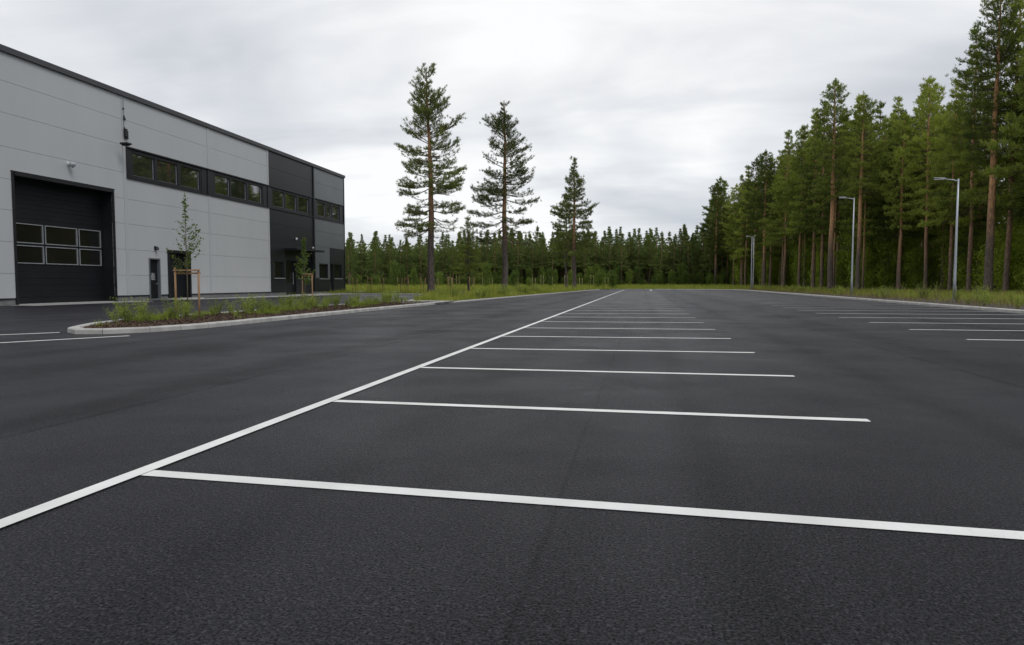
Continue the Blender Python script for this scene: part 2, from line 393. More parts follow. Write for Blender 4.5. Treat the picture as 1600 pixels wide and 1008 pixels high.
struct('island_nose_line', strip(-13.6, 7.1, -10.45, 12.6, .13), M['paint'])
struct('island_side_line', strip(-16.6, 8.2, -12.65, 13.15, .13), M['paint'])

# ------------------------------------------------------------------ building (local: y along the long wall, +x out of it, z up)
B = thing('warehouse', 'long grey panelled warehouse with anthracite bay, roller door and window band', 'building', (-30, 28, 0), R(1.35))
S0, S1, DEEP, TOP = -34.0, 40.75, -34.0, 12.1
rows = [.35, 1.55, 3.08, 4.6, 6.08, 7.6, 9.2, 10.7, TOP]
joints = [-33.6, -25.2, -16.8, -8.4, 0-8.4+8.4, 8.4, 16.8, 25.15, 33.55, S1]
joints = [-34.0, -25.2, -16.8, -8.4, 8.4, 16.8, 25.15, 33.55, S1]
BAND = (8.55, S1-.0, 7.36, 9.12)
OPEN = [(.78, 7.3, 0, 6.3), (10.25, 11.3, 0, 2.65), (12.1, 14.4, 0, 3.15), BAND]
def cells(s0, s1, z0, z1, opens, mb, x0, x1, g=.007):
    """panel from s0..s1, z0..z1 less the openings, with an open joint g at its top and bottom"""
    ss = sorted({s0, s1} | {a for o in opens for a in o[:2] if s0 < a < s1})
    zs = sorted({z0, z1} | {a for o in opens for a in o[2:] if z0 < a < z1})
    for i in range(len(ss)-1):
        for j in range(len(zs)-1):
            cs, cz = (ss[i]+ss[i+1])/2, (zs[j]+zs[j+1])/2
            if any(o[0] < cs < o[1] and o[2] < cz < o[3] for o in opens): continue
            mb.box(x0, x1, ss[i], ss[i+1], zs[j]+(g if zs[j] == z0 else 0), zs[j+1]-(g if zs[j+1] == z1 else 0))
wall = MB(); gapm = MB()
ALL = [ (j0, j1) for j0, j1 in zip(joints[:-1], joints[1:]) ]
for j0, j1 in ALL:
    if j0 == 25.15 or j0 == 33.55: continue
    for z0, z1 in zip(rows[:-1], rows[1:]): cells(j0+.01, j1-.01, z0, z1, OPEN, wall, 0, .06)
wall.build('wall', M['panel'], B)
OPX = [(a-.085, b+.085, c, d+.16) for a, b, c, d in OPEN[:3]]
cells(S0, S1, .30, TOP, OPX + [BAND] + [(26.0, 33.3, 0, 3.9), (34.4, 40.6, 0, 3.1)], gapm, -.25, -.002, 0)
gapm.build('panel_backing', M['gap'], B)
# anthracite section, entrance openings
OP3 = [(25.84, 27.6, 1.52, 2.95), (27.95, 33.2, .03, 3.9), BAND]
a3 = MB()
for z0, z1 in zip(rows[:-1], rows[1:]): cells(25.16, 33.5, z0, z1, OP3, a3, 0, .06)
a3.build('dark_cladding', M['anth'], B)
OP4 = [(34.6, 36.65, 1.52, 2.98), (37.1, 37.95, .03, 3.05), (38.1, 40.0, 1.55, 3.05), BAND]
a4 = MB(); d4 = MB()
for z0, z1 in zip(rows[:-1], rows[1:]):
    if z1 <= 1.6: cells(33.6, S1, z0, z1, OP4, d4, 0, .06)
    elif z1 <= 4.7:
        cells(33.6, 37.05, z0, z1, OP4, a4, 0, .06); cells(37.05, S1, z0, z1, OP4, d4, 0, .06)
    else: cells(33.6, S1, z0, z1, OP4, a4, 0, .06)
a4.build('grey_cladding', M['panel2'], B); d4.build('dark_cladding', M['anth'], B)
# cover strips at the joints
st = MB()
for s in (-25.2, -16.8, -8.4, 8.4, 16.8):
    for za, zb in ((.35, BAND[2]), (BAND[3], TOP)) if s > 8.5 else ((.35, TOP),):
        st.box(.062, .085, s-.13, s+.13, za, zb)
st.box(.062, .10, 25.0, 25.17, .35, BAND[2]); st.box(.062, .10, 25.0, 25.17, BAND[3], TOP)
st.build('cover_strip', M['trim'], B)
MB().box(.062, .13, 33.46, 33.66, .32, TOP).build('cover_strip', M['anth2'], B)
MB().box(-.02, .10, S1+.002, S1+.12, .32, TOP).build('corner_trim', M['anth2'], B)
MB().box(-.3, .03, S0, .7, -.05, .30).box(-.3, .03, 7.38, 10.2, -.05, .30).box(-.3, .03, 11.35, 12.05, -.05, .30).box(-.3, .03, 14.45, 27.9, -.05, .30).box(-.3, .03, 33.3, 37.05, -.05, .30).box(-.3, .03, 38.0, S1, -.05, .30).build('plinth', M['concrete'], B)
MB().box(-.28, .085, S0, .7, .302, .345).box(-.28, .085, 7.38, 10.2, .302, .345).box(-.28, .085, 11.35, 12.05, .302, .345).box(-.28, .085, 14.45, 27.9, .302, .345).box(-.28, .085, 33.3, 37.05, .302, .345).box(-.28, .085, 38.0, S1+.1, .302, .345).build('drip_flashing', M['anth2'], B)
# coping, roof, other walls
MB().box(-.45, .17, S0-.1, S1+.2, TOP+.003, TOP+.25).box(.17, .19, S0-.1, S1+.2, TOP-.05, TOP+.24).build('coping', M['coping'], B, bevel=.01)
MB().box(DEEP, -.47, S0, S1+.1, TOP-.4, TOP-.1).build('roof', M['coping'], B)
ow_ = MB()
for z0, z1 in zip(rows[:-1], rows[1:]):
    ow_.box(DEEP, -.26, S1+.0, S1+.10, z0+.01, z1-.01)
    ow_.box(DEEP, -.26, S0-.10, S0, z0+.01, z1-.01)
    ow_.box(DEEP-.1, DEEP, S0, S1, z0+.01, z1-.01)
ow_.build('end_wall', M['panel2'], B)
MB().box(DEEP+.01, -.95, S0+.02, S1-.02, 0, TOP-.42).build('inner_volume', M['dark'], B)
# window band
bd = MB()
wins = [(9.0, 16.0), (17.5, 24.35), (25.75, 32.8), (34.4, 39.8)]
glz = [[(9.16, 11.13), (11.37, 13.42), (13.69, 15.81)], [(17.65, 19.54), (19.71, 21.86), (22.14, 24.19)],
       [(25.91, 27.96), (28.19, 30.22), (30.59, 32.65)], [(34.57, 36.30), (36.52, 37.74), (38.05, 39.64)]]
edges = [BAND[0]] + [a for w in wins for a in w] + [BAND[1]]
for a, b in zip(edges[::2], edges[1::2]): bd.box(-.24, .03, a+.002, b-.002, BAND[2]+.002, BAND[3]-.002)
bd.box(.032, .12, BAND[0]-.06, BAND[1]+.02, BAND[3]-.01, BAND[3]+.07).box(.032, .14, BAND[0]-.06, BAND[1]+.02, BAND[2]-.07, BAND[2]+.0)
bd.box(.064, .12, BAND[0]-.06, BAND[0]-.002, BAND[2], BAND[3]-.012)
for s in (16.8, 25.15): bd.box(.032, .07, s-.12, s+.12, BAND[2]+.01, BAND[3]-.02)
bd.build('window_band_cladding', M['anth'], B)
for (a, b), gl in zip(wins, glz):
    fr = MB(); pn = MB(); z0, z1 = BAND[2]+.004, BAND[3]-.014
    fr.box(-.2, .01, a, b, z0, 7.58).box(-.2, .01, a, b, 8.90, z1)
    e = [a] + [x for g in gl for x in g] + [b]
    for p, q in zip(e[::2], e[1::2]): fr.box(-.2, .01, p, q, 7.582, 8.898)
    for p, q in gl:
        pn.box(-.12, -.10, p+.0, q-.0, 7.582, 8.898)
    f = fr.build('window', M['anth2'], B)
    pn.build('pane', M['glass'], f)
    bead = MB()
    for p, q in gl:
        bead.box(-.098, -.085, q-.04, q-.003, 7.60, 8.88).box(-.098, -.085, p+.003, q-.042, 7.585, 7.61)
    bead.build('glazing_bead', M['alu'] if gl[0][0] < 40 else M['anth2'], f)
# sectional roller door in a deep reveal
fr = MB().box(.0, .10, .64, .78, 0, 6.43).box(.0, .10, 7.30, 7.44, 0, 6.43).box(.0, .12, .62, 7.46, 6.462, 6.52).box(-.79, .158, .782, 7.298, 6.30, 6.46)
fr.box(-.79, -.002, .70, .778, 0, 6.30).box(-.79, -.002, 7.302, 7.38, 0, 6.30)
fr.build('door_frame', M['anth2'], B)
dr = MB(); slats = [0.03, .6, 1.15, 1.95, 2.98, 4.15, 4.8, 5.55, 6.29]
wd = [(.95, 3.18), (3.30, 5.46), (5.58, 7.20)]; wz = [(2.08, 3.0), (3.11, 4.10)]
WOP = [(a, b, c, d) for a, b in wd for c, d in wz]
zz_ = [.03, 1.0, 2.0, 3.035, 4.12, 4.85, 5.55, 6.29]
for z0, z1 in zip(zz_[:-1], zz_[1:]):
    n = 3 if not (1.9 < z0 < 4.0) else 1
    for k in range(n):
        a, b = z0+(z1-z0)*k/n, z0+(z1-z0)*(k+1)/n
        cells(.785, 7.295, a, b, WOP, dr, -.79, -.70 if k == 0 or n == 1 else -.703, .003 if (k > 0) else .008)
MBd = dr.build('sectional_door', M['door'], B)
MB().box(-.85, -.80, .79, 7.29, 0, 6.29).build('door_core', M['dark'], MBd)
for (a, b, c, d) in WOP:
    f = MB(); t = .042
    f.box(-.72, -.67, a, b, c, c+t).box(-.72, -.67, a, b, d-t, d).box(-.72, -.67, a, a+t, c+t+.001, d-t-.001).box(-.72, -.67, b-t, b, c+t+.001, d-t-.001)
    fo = f.build('door_window', M['alu'], MBd)
# panes of the roller door windows are sub-parts of the door
for (a, b, c, d) in WOP: MB().box(-.74, -.725, a+.004, b-.004, c+.004, d-.004).build('pane', M['glass_dim'], MBd)
MB().box(-.76, .02, .79, 7.29, -.01, .035).build('door_sill', M['kerb'], B)
# personnel door with a faint sheet of paper on it, wall light above
pd = MB().box(-.14, -.08, 10.33, 11.22, .12, 2.57).build('personnel_door', M['anth'], B)
MB().box(-.16, .10, 10.25, 10.328, .0, 2.65).box(-.16, .10, 11.222, 11.30, .0, 2.65).box(-.16, .10, 10.33, 11.22, 2.572, 2.65).box(-.16, .05, 10.33, 11.22, -.01, .11).build('door_frame', M['panel2'], pd)
MB().box(-.078, -.05, 10.29, 11.26, 2.70, 2.74).build('drip_rail', M['anth2'], pd)
MB().box(-.078, -.072, 10.6, 10.98, 1.28, 1.72).build('notice', surf('faded_notice', (.05, .053, .056), (.42, .43, .44), 5, .5), pd)
MB().box(-.078, -.03, 11.06, 11.18, 1.02, 1.06).build('door_handle', M['alu'], pd)
# service double door
sdr = MB().box(-.30, -.24, 12.2, 13.24, .06, 3.05).box(-.30, -.24, 13.26, 14.3, .06, 3.05).build('service_door', M['door'], B)
MB().box(-.32, .11, 12.05, 12.198, 0, 3.16).box(-.32, .11, 14.302, 14.45, 0, 3.16).box(-.32, .12, 12.03, 14.47, 3.162, 3.24).box(-.32, .10, 12.2, 14.3, 3.06, 3.16).build('door_frame', M['anth2'], sdr)
MB().box(-.238, -.18, 13.1, 13.16, 1.0, 1.3).build('door_handle', M['alu'], sdr)
MB().box(.02, .9, 12.0, 14.6, -.01, .10).build('door_step', M['kerb'], B)
def wallight(name, s, z, m, w=.22, h=.26, d=.2):
    b = MB().box(.062, .10, s-w*.4, s+w*.4, z-h*.4, z+h*.5)
    o = b.build(name, M['anth2'], B)
    k = MB(); k.tube([(.10, s, z+.03), (.16+d*.3, s, z+.06), (.12+d, s, z-.02)], [.035, .05, .03], 8)
    k.tube([(.1+d*.5, s, z-h*.5), (.1+d*.5, s, z-h*.2), (.1+d*.5, s, z+h*.15)], [w*.45, w*.5, w*.3], 12)
    k.build('lamp_shade', M[m], o, smooth=False)
    return o
wallight('wall_light', 10.88, 3.28, 'anth2')
wallight('wall_light', 29.71, 5.05, 'white', .16, .2)
wallight('wall_light', 33.0, 4.4, 'white', .12, .16)
# dome camera over the roller door
cm = MB().tube([(.062, 4.17, 7.42), (.12, 4.17, 7.42)], [.10, .10], 12).tube([(.10, 4.17, 7.42), (.30, 4.17, 7.44)], [.04, .04], 8).build('security_camera', M['white'], B)
pts = [(.32, 4.17, 7.50-.30*k/6) for k in range(7)]
MB().tube(pts, [.10, .15, .16, .155, .13, .085, .02], 14).build('camera_dome', M['lampgrey'], cm, smooth=True)
# dark fittings on the corner strip: cable, clamps, loudspeaker, floodlight on an arm
cb_ = MB().tube([(.13, 8.36, 12.05), (.13, 8.36, 9.5)], [.010, .010], 6)
cb_.build('cable', M['anth2'], B)
MB().box(.102, .16, 8.31, 8.42, 11.28, 11.38).box(.102, .18, 8.35, 8.48, 10.66, 10.82).box(.102, .16, 8.36, 8.44, 10.822, 10.94).build('junction_box', M['black'], B, bevel=.02)
MB().box(.102, .26, 8.33, 8.58, 9.68, 10.08).box(.12, .28, 8.30, 8.50, 10.082, 10.16).box(.11, .22, 8.45, 8.64, 9.58, 9.679).box(.11, .18, 8.36, 8.43, 10.162, 10.26).build('siren_box', M['black'], B, bevel=.03)
fl = MB().tube([(.10, 8.25, 9.15), (.62, 8.0, 9.16)], [.022, .022], 6).build('flood_light', M['anth2'], B)
MB().box(.45, .95, 7.55, 7.95, 9.10, 9.20).box(.50, .85, 7.62, 7.9, 9.04, 9.098).build('lamp_head', M['anth2'], fl, bevel=.02)
# entrance in the dark bay
W1 = MB().box(-.22, .03, 25.842, 25.93, 1.53, 2.94).box(-.22, .03, 27.51, 27.598, 1.53, 2.94).box(-.22, .03, 25.932, 27.508, 1.53, 1.60).box(-.22, .03, 25.932, 27.508, 2.86, 2.94).build('ground_floor_window', M['anth2'], B)
MB().box(-.12, -.10, 25.93, 27.51, 1.60, 2.86).build('pane', M['glass_dim'], W1)
MB().box(.062, .15, 25.8, 27.65, 1.455, 1.515).build('window_sill', M['alu'], W1)
en = MB().box(-.4, -.02, 27.952, 28.05, .03, 3.9).box(-.4, -.02, 29.95, 30.1, .03, 3.06).box(-.4, -.02, 33.1, 33.198, .03, 3.9).box(-.4, -.02, 28.052, 33.098, 3.07, 3.2).box(-.4, -.021, 28.052, 33.098, 3.8, 3.898).box(-.4, -.02, 30.102, 33.098, .032, 1.5).box(-.4, -.019, 31.5, 31.6, 1.502, 3.06)
en = en.build('entrance_front', M['anth2'], B)
MB().box(-.35, -.1, 28.052, 33.098, 3.202, 3.798).build('upper_panel', M['anth'], en)
ed = MB().box(-.3, -.22, 28.06, 28.2, .05, 3.05).box(-.3, -.22, 29.8, 29.94, .05, 3.05).box(-.3, -.22, 28.202, 29.798, .05, .3).box(-.3, -.22, 28.202, 29.798, 2.9, 3.05).box(-.3, -.22, 28.202, 29.798, .301, 1.1).build('entrance_door', M['anth2'], B)
MB().box(-.27, -.25, 28.2, 29.8, 1.1, 2.9).build('pane', M['glass_dim'], ed)
MB().tube([(-.14, 29.62, .95), (-.14, 29.62, 2.05)], [.022, .022], 8).box(-.22, -.14, 29.61, 29.63, 1.1, 1.12).box(-.22, -.14, 29.61, 29.63, 1.9, 1.92).build('door_handle', M['alu'], ed)
MB().box(-.3, -.28, 30.1, 31.5, 1.5, 3.06).box(-.3, -.28, 31.6, 33.1, 1.5, 3.06).build('pane', M['glass_dim'], en)
MB().box(.0, .06, 30.1, 33.2, 1.44, 1.498).build('window_sill', M['alu'], en)
MB().box(.064, 1.25, 27.7, 33.3, 3.98, 4.14).build('entrance_canopy', M['anth2'], B, bevel=.01)
MB().box(.0, 1.6, 27.7, 33.3, -.01, .06).build('entrance_step', M['kerb'], B)
for (a, b, c, d) in OP4[:3]:
    t = .09
    f = MB().box(-.22, .03, a+.002, a+t, c+.01, d-.01).box(-.22, .03, b-t, b-.002, c+.01, d-.01).box(-.22, .03, a+t+.001, b-t-.001, c+.01, c+t).box(-.22, .03, a+t+.001, b-t-.001, d-t, d-.01)
    dd = c < 1
    fo = f.build('side_door' if dd else 'ground_floor_window', M['anth2'], B)
    MB().box(-.12, -.10, a+t, b-t, (1.1 if dd else c+t), d-t).build('pane', M['glass_dim'], fo)
    if dd: MB().box(-.13, -.06, a+t+.001, b-t-.001, c+t+.001, 1.098).build('kick_panel', M['anth2'], fo)
    else: MB().box(.062, .14, a-.05, b+.05, c-.07, c-.005).build('window_sill', M['alu'], fo)

# ------------------------------------------------------------------ vegetation generators
def unit(v): return v/(np.linalg.norm(v, axis=-1, keepdims=True)+1e-9)
def blades(P, D, n, ln, w, rng, spread=.75, up=.3, jit=.05, lvar=.35):
    """n narrow triangles from each point P round direction D"""
    K = len(P); P = np.repeat(P, n, 0); D = np.repeat(D, n, 0)
    d = unit(D + rng.normal(0, spread, (K*n, 3)) + np.array((0, 0, up)))
    p = P + rng.normal(0, jit, (K*n, 3))
    s = unit(np.cross(d, rng.normal(0, 1, (K*n, 3))))
    l = ln*(1+rng.uniform(-lvar, lvar, (K*n, 1)))
    return np.stack([p-s*w/2, p+s*w/2, p+d*l], 1)
def leaves(P, n, size, rng, jit, flat=.3, asp=.62):
    K = len(P); P = np.repeat(P, n, 0) + rng.normal(0, jit, (K*n, 3))
    a = unit(rng.normal(0, 1, (K*n, 3))*np.array((1, 1, .6)))
    b = unit(np.cross(a, unit(rng.normal(0, 1, (K*n, 3)) + np.array((0, 0, flat)))))
    s = size*(1+rng.uniform(-.4, .4, (K*n, 1)))
    return np.stack([P-a*s*.5, P-b*s*asp*.5, P+a*s*.5, P+b*s*asp*.5], 1)

def pine_parts(seed, H, zb, rmax, r0, prof, whorl=.42, nb=4, lat=.30, tstep=.24, tn=12, nl=.17, nw=.030, bare=.35, dead=0, bigup=.16, gapp=.12, twigmin=0, clump=0, puff=0, bend_=.05):
    rng = np.random.default_rng(seed); rr = random.Random(seed)
    tr = MB(); k = 16; wob = rng.normal(0, bend_, (k+1, 2)).cumsum(0)*.5; wob -= wob[0]
    tp = [(wob[i, 0], wob[i, 1], H*i/k) for i in range(k+1)]
    def axis(z):
        i = min(int(z/H*k), k-1); f = z/H*k-i
        return np.array((tp[i][0]*(1-f)+tp[i+1][0]*f, tp[i][1]*(1-f)+tp[i+1][1]*f, z))
    def rad(z): return r0*(1-z/H)**.75*.92+.02 + (r0*.35*math.exp(-z/.35))
    pts = [(tp[0][0], tp[0][1], -.15), tuple(axis(.25)), tuple(axis(.7))] + [tp[i] for i in range(1, k+1)]
    tr.tube(pts, [rad(max(p[2], 0)) for p in pts], 10)
    br = MB(); TP = []; TD = []
    z = zb
    if dead:
        for i in range(dead):
            zz = zb*rr.uniform(.45, 1); a = rr.uniform(0, 2*PI); l = rr.uniform(.3, 1.3)
            A = axis(zz); d = np.array((math.cos(a), math.sin(a), rr.uniform(-.25, .15)))
            br.tube([A, A+d*l*.5, A+d*l+np.array((0, 0, -.1))], [.03, .018, .006], 3, False)
    while z < H-.25:
        f = (z-zb)/(H-zb)
        sect = rr.uniform(0, 2*PI)
        for b in range(nb if f < .9 else max(3, nb-1)):
            if rr.random() < gapp*(1-f): continue
            az = sect + 2*PI*b/nb + rr.uniform(-.4, .4)
            Lb = rmax*prof(f)*rr.uniform(.62, 1.12)*(1+.10*math.sin(az*2+f*9+seed)); Lb = min(Lb, rmax)
            Lb = max(Lb, .16)
            el = -.22+1.02*f**.9 + rr.uniform(-.12, .12)
            A = axis(z + rr.uniform(-.1, .1))
            h = np.array((math.cos(az), math.sin(az), 0)); side = np.array((-h[1], h[0], 0))
            n = 6; P = [A]; e = el
            bend = rr.uniform(-.10, .10)
            for i in range(n):
                e2 = e + (bigup*2*(i/n)**2) - (.30 if f < .5 and i < 3 else 0)
                d = h*math.cos(e2)+np.array((0, 0, math.sin(e2)))+side*bend*i/n
                P.append(P[-1]+d*Lb/n)
            P = np.array(P); rb = .010+.012*Lb
            br.tube(list(P), [rb*(1-.8*i/n) for i in range(n+1)], 4, False)
            bb = bare*(1-f)**.7*rr.uniform(.7, 1.25)
            keep = 1 if rr.random() > clump*(1-f*.6) else rr.uniform(.05, .4)
            t = max(.12, bb*.45); sgn = 1
            while t < 1.0:
                i = min(int(t*n), n-1); q = P[i]*(1-(t*n-i))+P[i+1]*(t*n-i)
                bd_ = unit(P[i+1]-P[i])
                ang = rr.uniform(.6, 1.0)*sgn; sgn = -sgn
                ld = bd_*math.cos(ang)+np.cross(np.array((0, 0, 1.)), bd_)*math.sin(ang)+np.array((0, 0, rr.uniform(.0, .35)))
                ll = min(1.3, (.20+.42*(1-t))*Lb*rr.uniform(.6, 1.15)+.08)
                E_ = q+unit(ld)*ll
                if ll > twigmin: br.tube([q, (q+E_)/2+np.array((0, 0, -.03)), E_], [.012, .008, .004], 3, False)
                m = max(1, int(ll/tstep))
                for j in range(m):
                    u_ = 1-j/m*(1-.25)
                    if t*.75+.35*u_ < bb+rr.uniform(-.1, .1): continue
                    if keep < 1 and rr.random() > keep: continue
                    TP.append(q+(E_-q)*u_); TD.append(unit(ld)*.6+np.array((0, 0, .35)))
                t += lat/max(Lb, .3)*rr.uniform(.7, 1.3)
            TP.append(P[-1]); TD.append(unit(P[-1]-P[-2])+np.array((0, 0, .5)))
            if puff and keep == 1:
                for q in range(int(puff*Lb*(1-.35*f))):
                    c_ = P[-1]+(P[-3]-P[-1])*rr.random()**1.3
                    TP.append(c_+rng.normal(0, 1, 3)*np.array((.26, .26, .15))*min(1, Lb*.6)+np.array((0, 0, .06))); TD.append(np.array((h[0]*.5, h[1]*.5, .55)))
        z += whorl*rr.uniform(.75, 1.25)*(1-.2*f)
    T = axis(H)
    for q in range(5): TP.append(T-np.array((0, 0, .18*q))); TD.append(np.array((0, 0, 1.2)))
    TP = np.array(TP); TD = np.array(TD)
    V = blades(TP, TD, tn, nl, nw, rng, .62, .32, nl*.28)
    return tr, br, V

def add_pine(name, label, loc, parts, mats, rz=0, cat='pine tree', group=None, lean=(0, 0), sc=1):
    tr, br, V = parts
    t = thing(name, label, cat, loc, rz, group); t.rotation_euler = (lean[0], lean[1], rz); t.scale = (sc, sc, sc)
    a = tr.build('trunk', mats[0], t, smooth=True)
    b = br.build('branches', M['twig'], t)
    c = link('crown', tris_mesh('crown', V, mats[1]), t)
    return t

p_hero = lambda f: (.55+1.05*f if f < .22 else .80-.62*((f-.22)/.78)**1.15) + .12*math.sin(f*23)
p_b = lambda f: (.75+.5*f if f < .4 else .95-.85*((f-.4)/.6)**1.1) + .10*math.sin(f*19+1)
p_cone = lambda f: (1.0-.95*f**1.25) + .08*math.sin(f*21)
p_spire = lambda f: (1.0-.97*f**.85) + .06*math.sin(f*21)
p_edge = lambda f: (.6+1.2*f if f < .3 else .96-.88*((f-.3)/.7)**1.6) + .10*math.sin(f*17)

add_pine('pine_tree', 'tallest of the three free standing pines left of the bays, with ragged drooping lower branches', (-18.3, 58.7, .05),
         pine_parts(11, 19.3, 5.9, 3.2, .33, lambda f: (1.0 if f < .45 else 1.0-.88*((f-.45)/.55)**1.25)+.16*math.sin(f*27), .50, 5, .20, .18, 17, .17, .032, .48, 12, gapp=.34, clump=.55, bigup=.20, puff=8, bend_=.09), (M['bark_hero'], M['needle']), rz=.4, lean=(0, -.018))
add_pine('pine_tree', 'middle free standing pine with thin crown and dark trunk on the grass island', (-13.0, 64.9, .05),
         pine_parts(23, 18.05, 5.5, 3.25, .30, lambda f: (1.0 if f < .40 else 1.0-.90*((f-.40)/.60)**1.2)+.15*math.sin(f*24+2), .50, 5, .20, .19, 15, .165, .032, .56, 14, gapp=.32, clump=.5, bigup=.20, puff=8, bend_=.09), (M['bark_hero'], M['needle']), rz=2.1)
add_pine('pine_tree', 'narrow free standing pine nearest the far end of the parking bays', (-9.9, 103.5, .05),
         pine_parts(37, 19.4, 6.4, 3.7, .33, p_cone, .60, 5, .34, .26, 16, .22, .048, .25, 6, clump=.35, puff=7), (M['bark_hero'], M['needle']), rz=1.0)
add_pine('pine_tree', 'thinner pine standing just behind and left of the narrow free standing pine', (-11.6, 108, .05),
         pine_parts(38, 14.8, 5.5, 3.2, .2, p_cone, .55, 5, .4, .28, 18, .26, .06, .12, 4, clump=.15), (M['bark_hero'], M['needle_far']), rz=1.0)
add_pine('young_pine', 'young slender pine with reddish stem between the two big free standing pines', (-17.2, 68, .03),
         pine_parts(41, 7.7, 1.9, 1.8, .11, p_cone, .34, 5, .24, .2, 12, .17, .036, .15, 3, clump=.2), (M['bark_hero'], M['needle_far']), rz=1.0, cat='pine tree')

# pines of the forest edge on the right that stand out singly
edge = [
 ((32.5, 73.4), 28.3, 13.5, 3.7, .40, 51, 'tallest pine at the right edge of the picture with bare orange trunk', (0, 0)),
 ((36.2, 99.0), 26.0, 13.5, 3.6, .26, 52, 'pine with pointed crown, single trunk right of the middle lamp post', (0, 0)),
 ((27.0, 94.8), 24.8, 12.5, 3.2, .30, 53, 'thin crowned pine with orange trunk just right of the middle lamp post', (0, 0)),
 ((24.5, 97.8), 27.5, 12.0, 3.6, .38, 54, 'tall pine with thick orange trunk just left of the middle lamp post', (0, 0)),
 ((24.3, 147.2), 27.6, 10.5, 3.8, .36, 55, 'conical pine at the forest edge right of the far twin lamp posts', (0, 0)),
 ((18.3, 182.0), 26.0, 8.5, 4.4, .36, 56, 'leftmost pine of the right forest edge, standing clear against the sky', (0, 0))]
for (x, y), H, zb, rm, r0, sd_, lab, ln in edge:
    far = y > 120
    add_pine('pine_tree', lab, (x, y, .05), pine_parts(sd_, H, zb, rm, r0, p_edge, .70 if far else .60, 5, .42 if far else .34, .34 if far else .28, 12, .28 if far else .22, .075 if far else .06, .35, 8, twigmin=.5, clump=.3, puff=6), (M['bark_edge'], M['needle_far']), rz=sd_*1.3)

# forest pines: variants shared by copies
VAR = []
for i, (H, zb, rm, pf) in enumerate([(25, 9.5, 3.4, p_edge), (24, 8.0, 3.7, p_cone), (26, 10.5, 3.3, p_edge), (23, 6.5, 3.6, p_cone), (24, 8.5, 3.4, p_cone)]):
    tr, br, V = pine_parts(100+i, H, zb, rm, .21, pf, .86, 5, .46, .36, 12, .30, .085, .15, 6, twigmin=9, clump=.25, puff=4)
    VAR.append((H, tr.mesh('trunk', M['bark_forest'], True), tris_mesh('crown', V, M['needle_far']), br.mesh('branches', M['twig'])))
CV = []
for i, (H, zb, rm, pf) in enumerate([(15.8, 6.2, 3.1, p_spire), (15, 5.8, 3.3, p_spire), (16.4, 7.0, 3.0, p_spire), (14.5, 5.0, 3.1, p_spire)]):
    tr, br, V = pine_parts(200+i, H, zb, rm, .17, pf, .62, 5, .38, .32, 13, .30, .10, .03, 3, twigmin=9, bigup=.10)
    CV.append((H, tr.mesh('trunk', M['bark_forest'], True), tris_mesh('crown', V, M['needle_row']), br.mesh('branches', M['twig'])))
def forest_pine(x, y, H, var, rng, label, group, name='forest_pine', branches=True):
    H0, a, c, b = var
    s = H/H0; t = thing(name, label, 'pine tree', (x, y, 0), rng.uniform(0, 6.28), group)
    w = rng.uniform(.9, 1.15); t.scale = (s*w, s*w, s)
    t.rotation_euler = (rng.uniform(-.015, .015), rng.uniform(-.015, .015), rng.uniform(0, 6.28))
    link('trunk', a, t); link('crown', c, t)
    if branches: link('branches', b, t)
CW, SW_, TT = math.cos(R(10.628)), math.sin(R(10.628)), .741
def in_view(x, y, m=1.06):
    d = -x*SW_+y*CW; a = x*CW+y*SW_
    return d > 5 and abs(a) < TT*m*d+2
rng = random.Random(8)
pts = []
def free(x, y, dm):
    return all((x-a)**2+(y-b)**2 > dm*dm for a, b in pts)
for e in edge: pts.append(e[0])
def edge_x(y): return 33-.0*y if y < 80 else (33-(y-80)*.30 if y < 100 else 27.0-(y-100)*.045-max(0, y-150)*.10)
tries = 0; nr = 0
while nr < 150 and tries < 20000:
    tries += 1
    y = rng.uniform(48, 205); off = rng.uniform(0, 1)**1.7*24
    x = edge_x(y)+1.0+off
    if not in_view(x, y) or not free(x, y, 2.5 if off < 10 else 3.0): continue
    pts.append((x, y)); nr += 1
    H = rng.uniform(24.5, 28.5) * (1 if rng.random() < .8 else .8) * (1.12 if y < 84 else .88 if y < 112 else 1.02)
    forest_pine(x, y, H, VAR[rng.randrange(5)], rng, 'tall forest pine packed among others beyond the right verge', 'pines of the forest beyond the right verge')
pts = []; nc = 0; tries = 0
while nc < 142 and tries < 20000:
    tries += 1
    x = rng.uniform(-98, 27); off = rng.random()**1.3*26
    y0 = 185 - max(0, min(1, (-x-40)/30))*45
    y = y0+off
    if not free(x, y, 2.6) or not in_view(x, y): continue
    if x < 0 and (-x/y) > .455: continue
    pts.append((x, y)); nc += 1
    H = rng.uniform(13.6, 16.8)*y/200
    if rng.random() < .12: H *= 1.1
    forest_pine(x, y, H, CV[rng.randrange(4)], rng, 'dark forest pine in the tree line across the far end', 'pines of the far tree line')

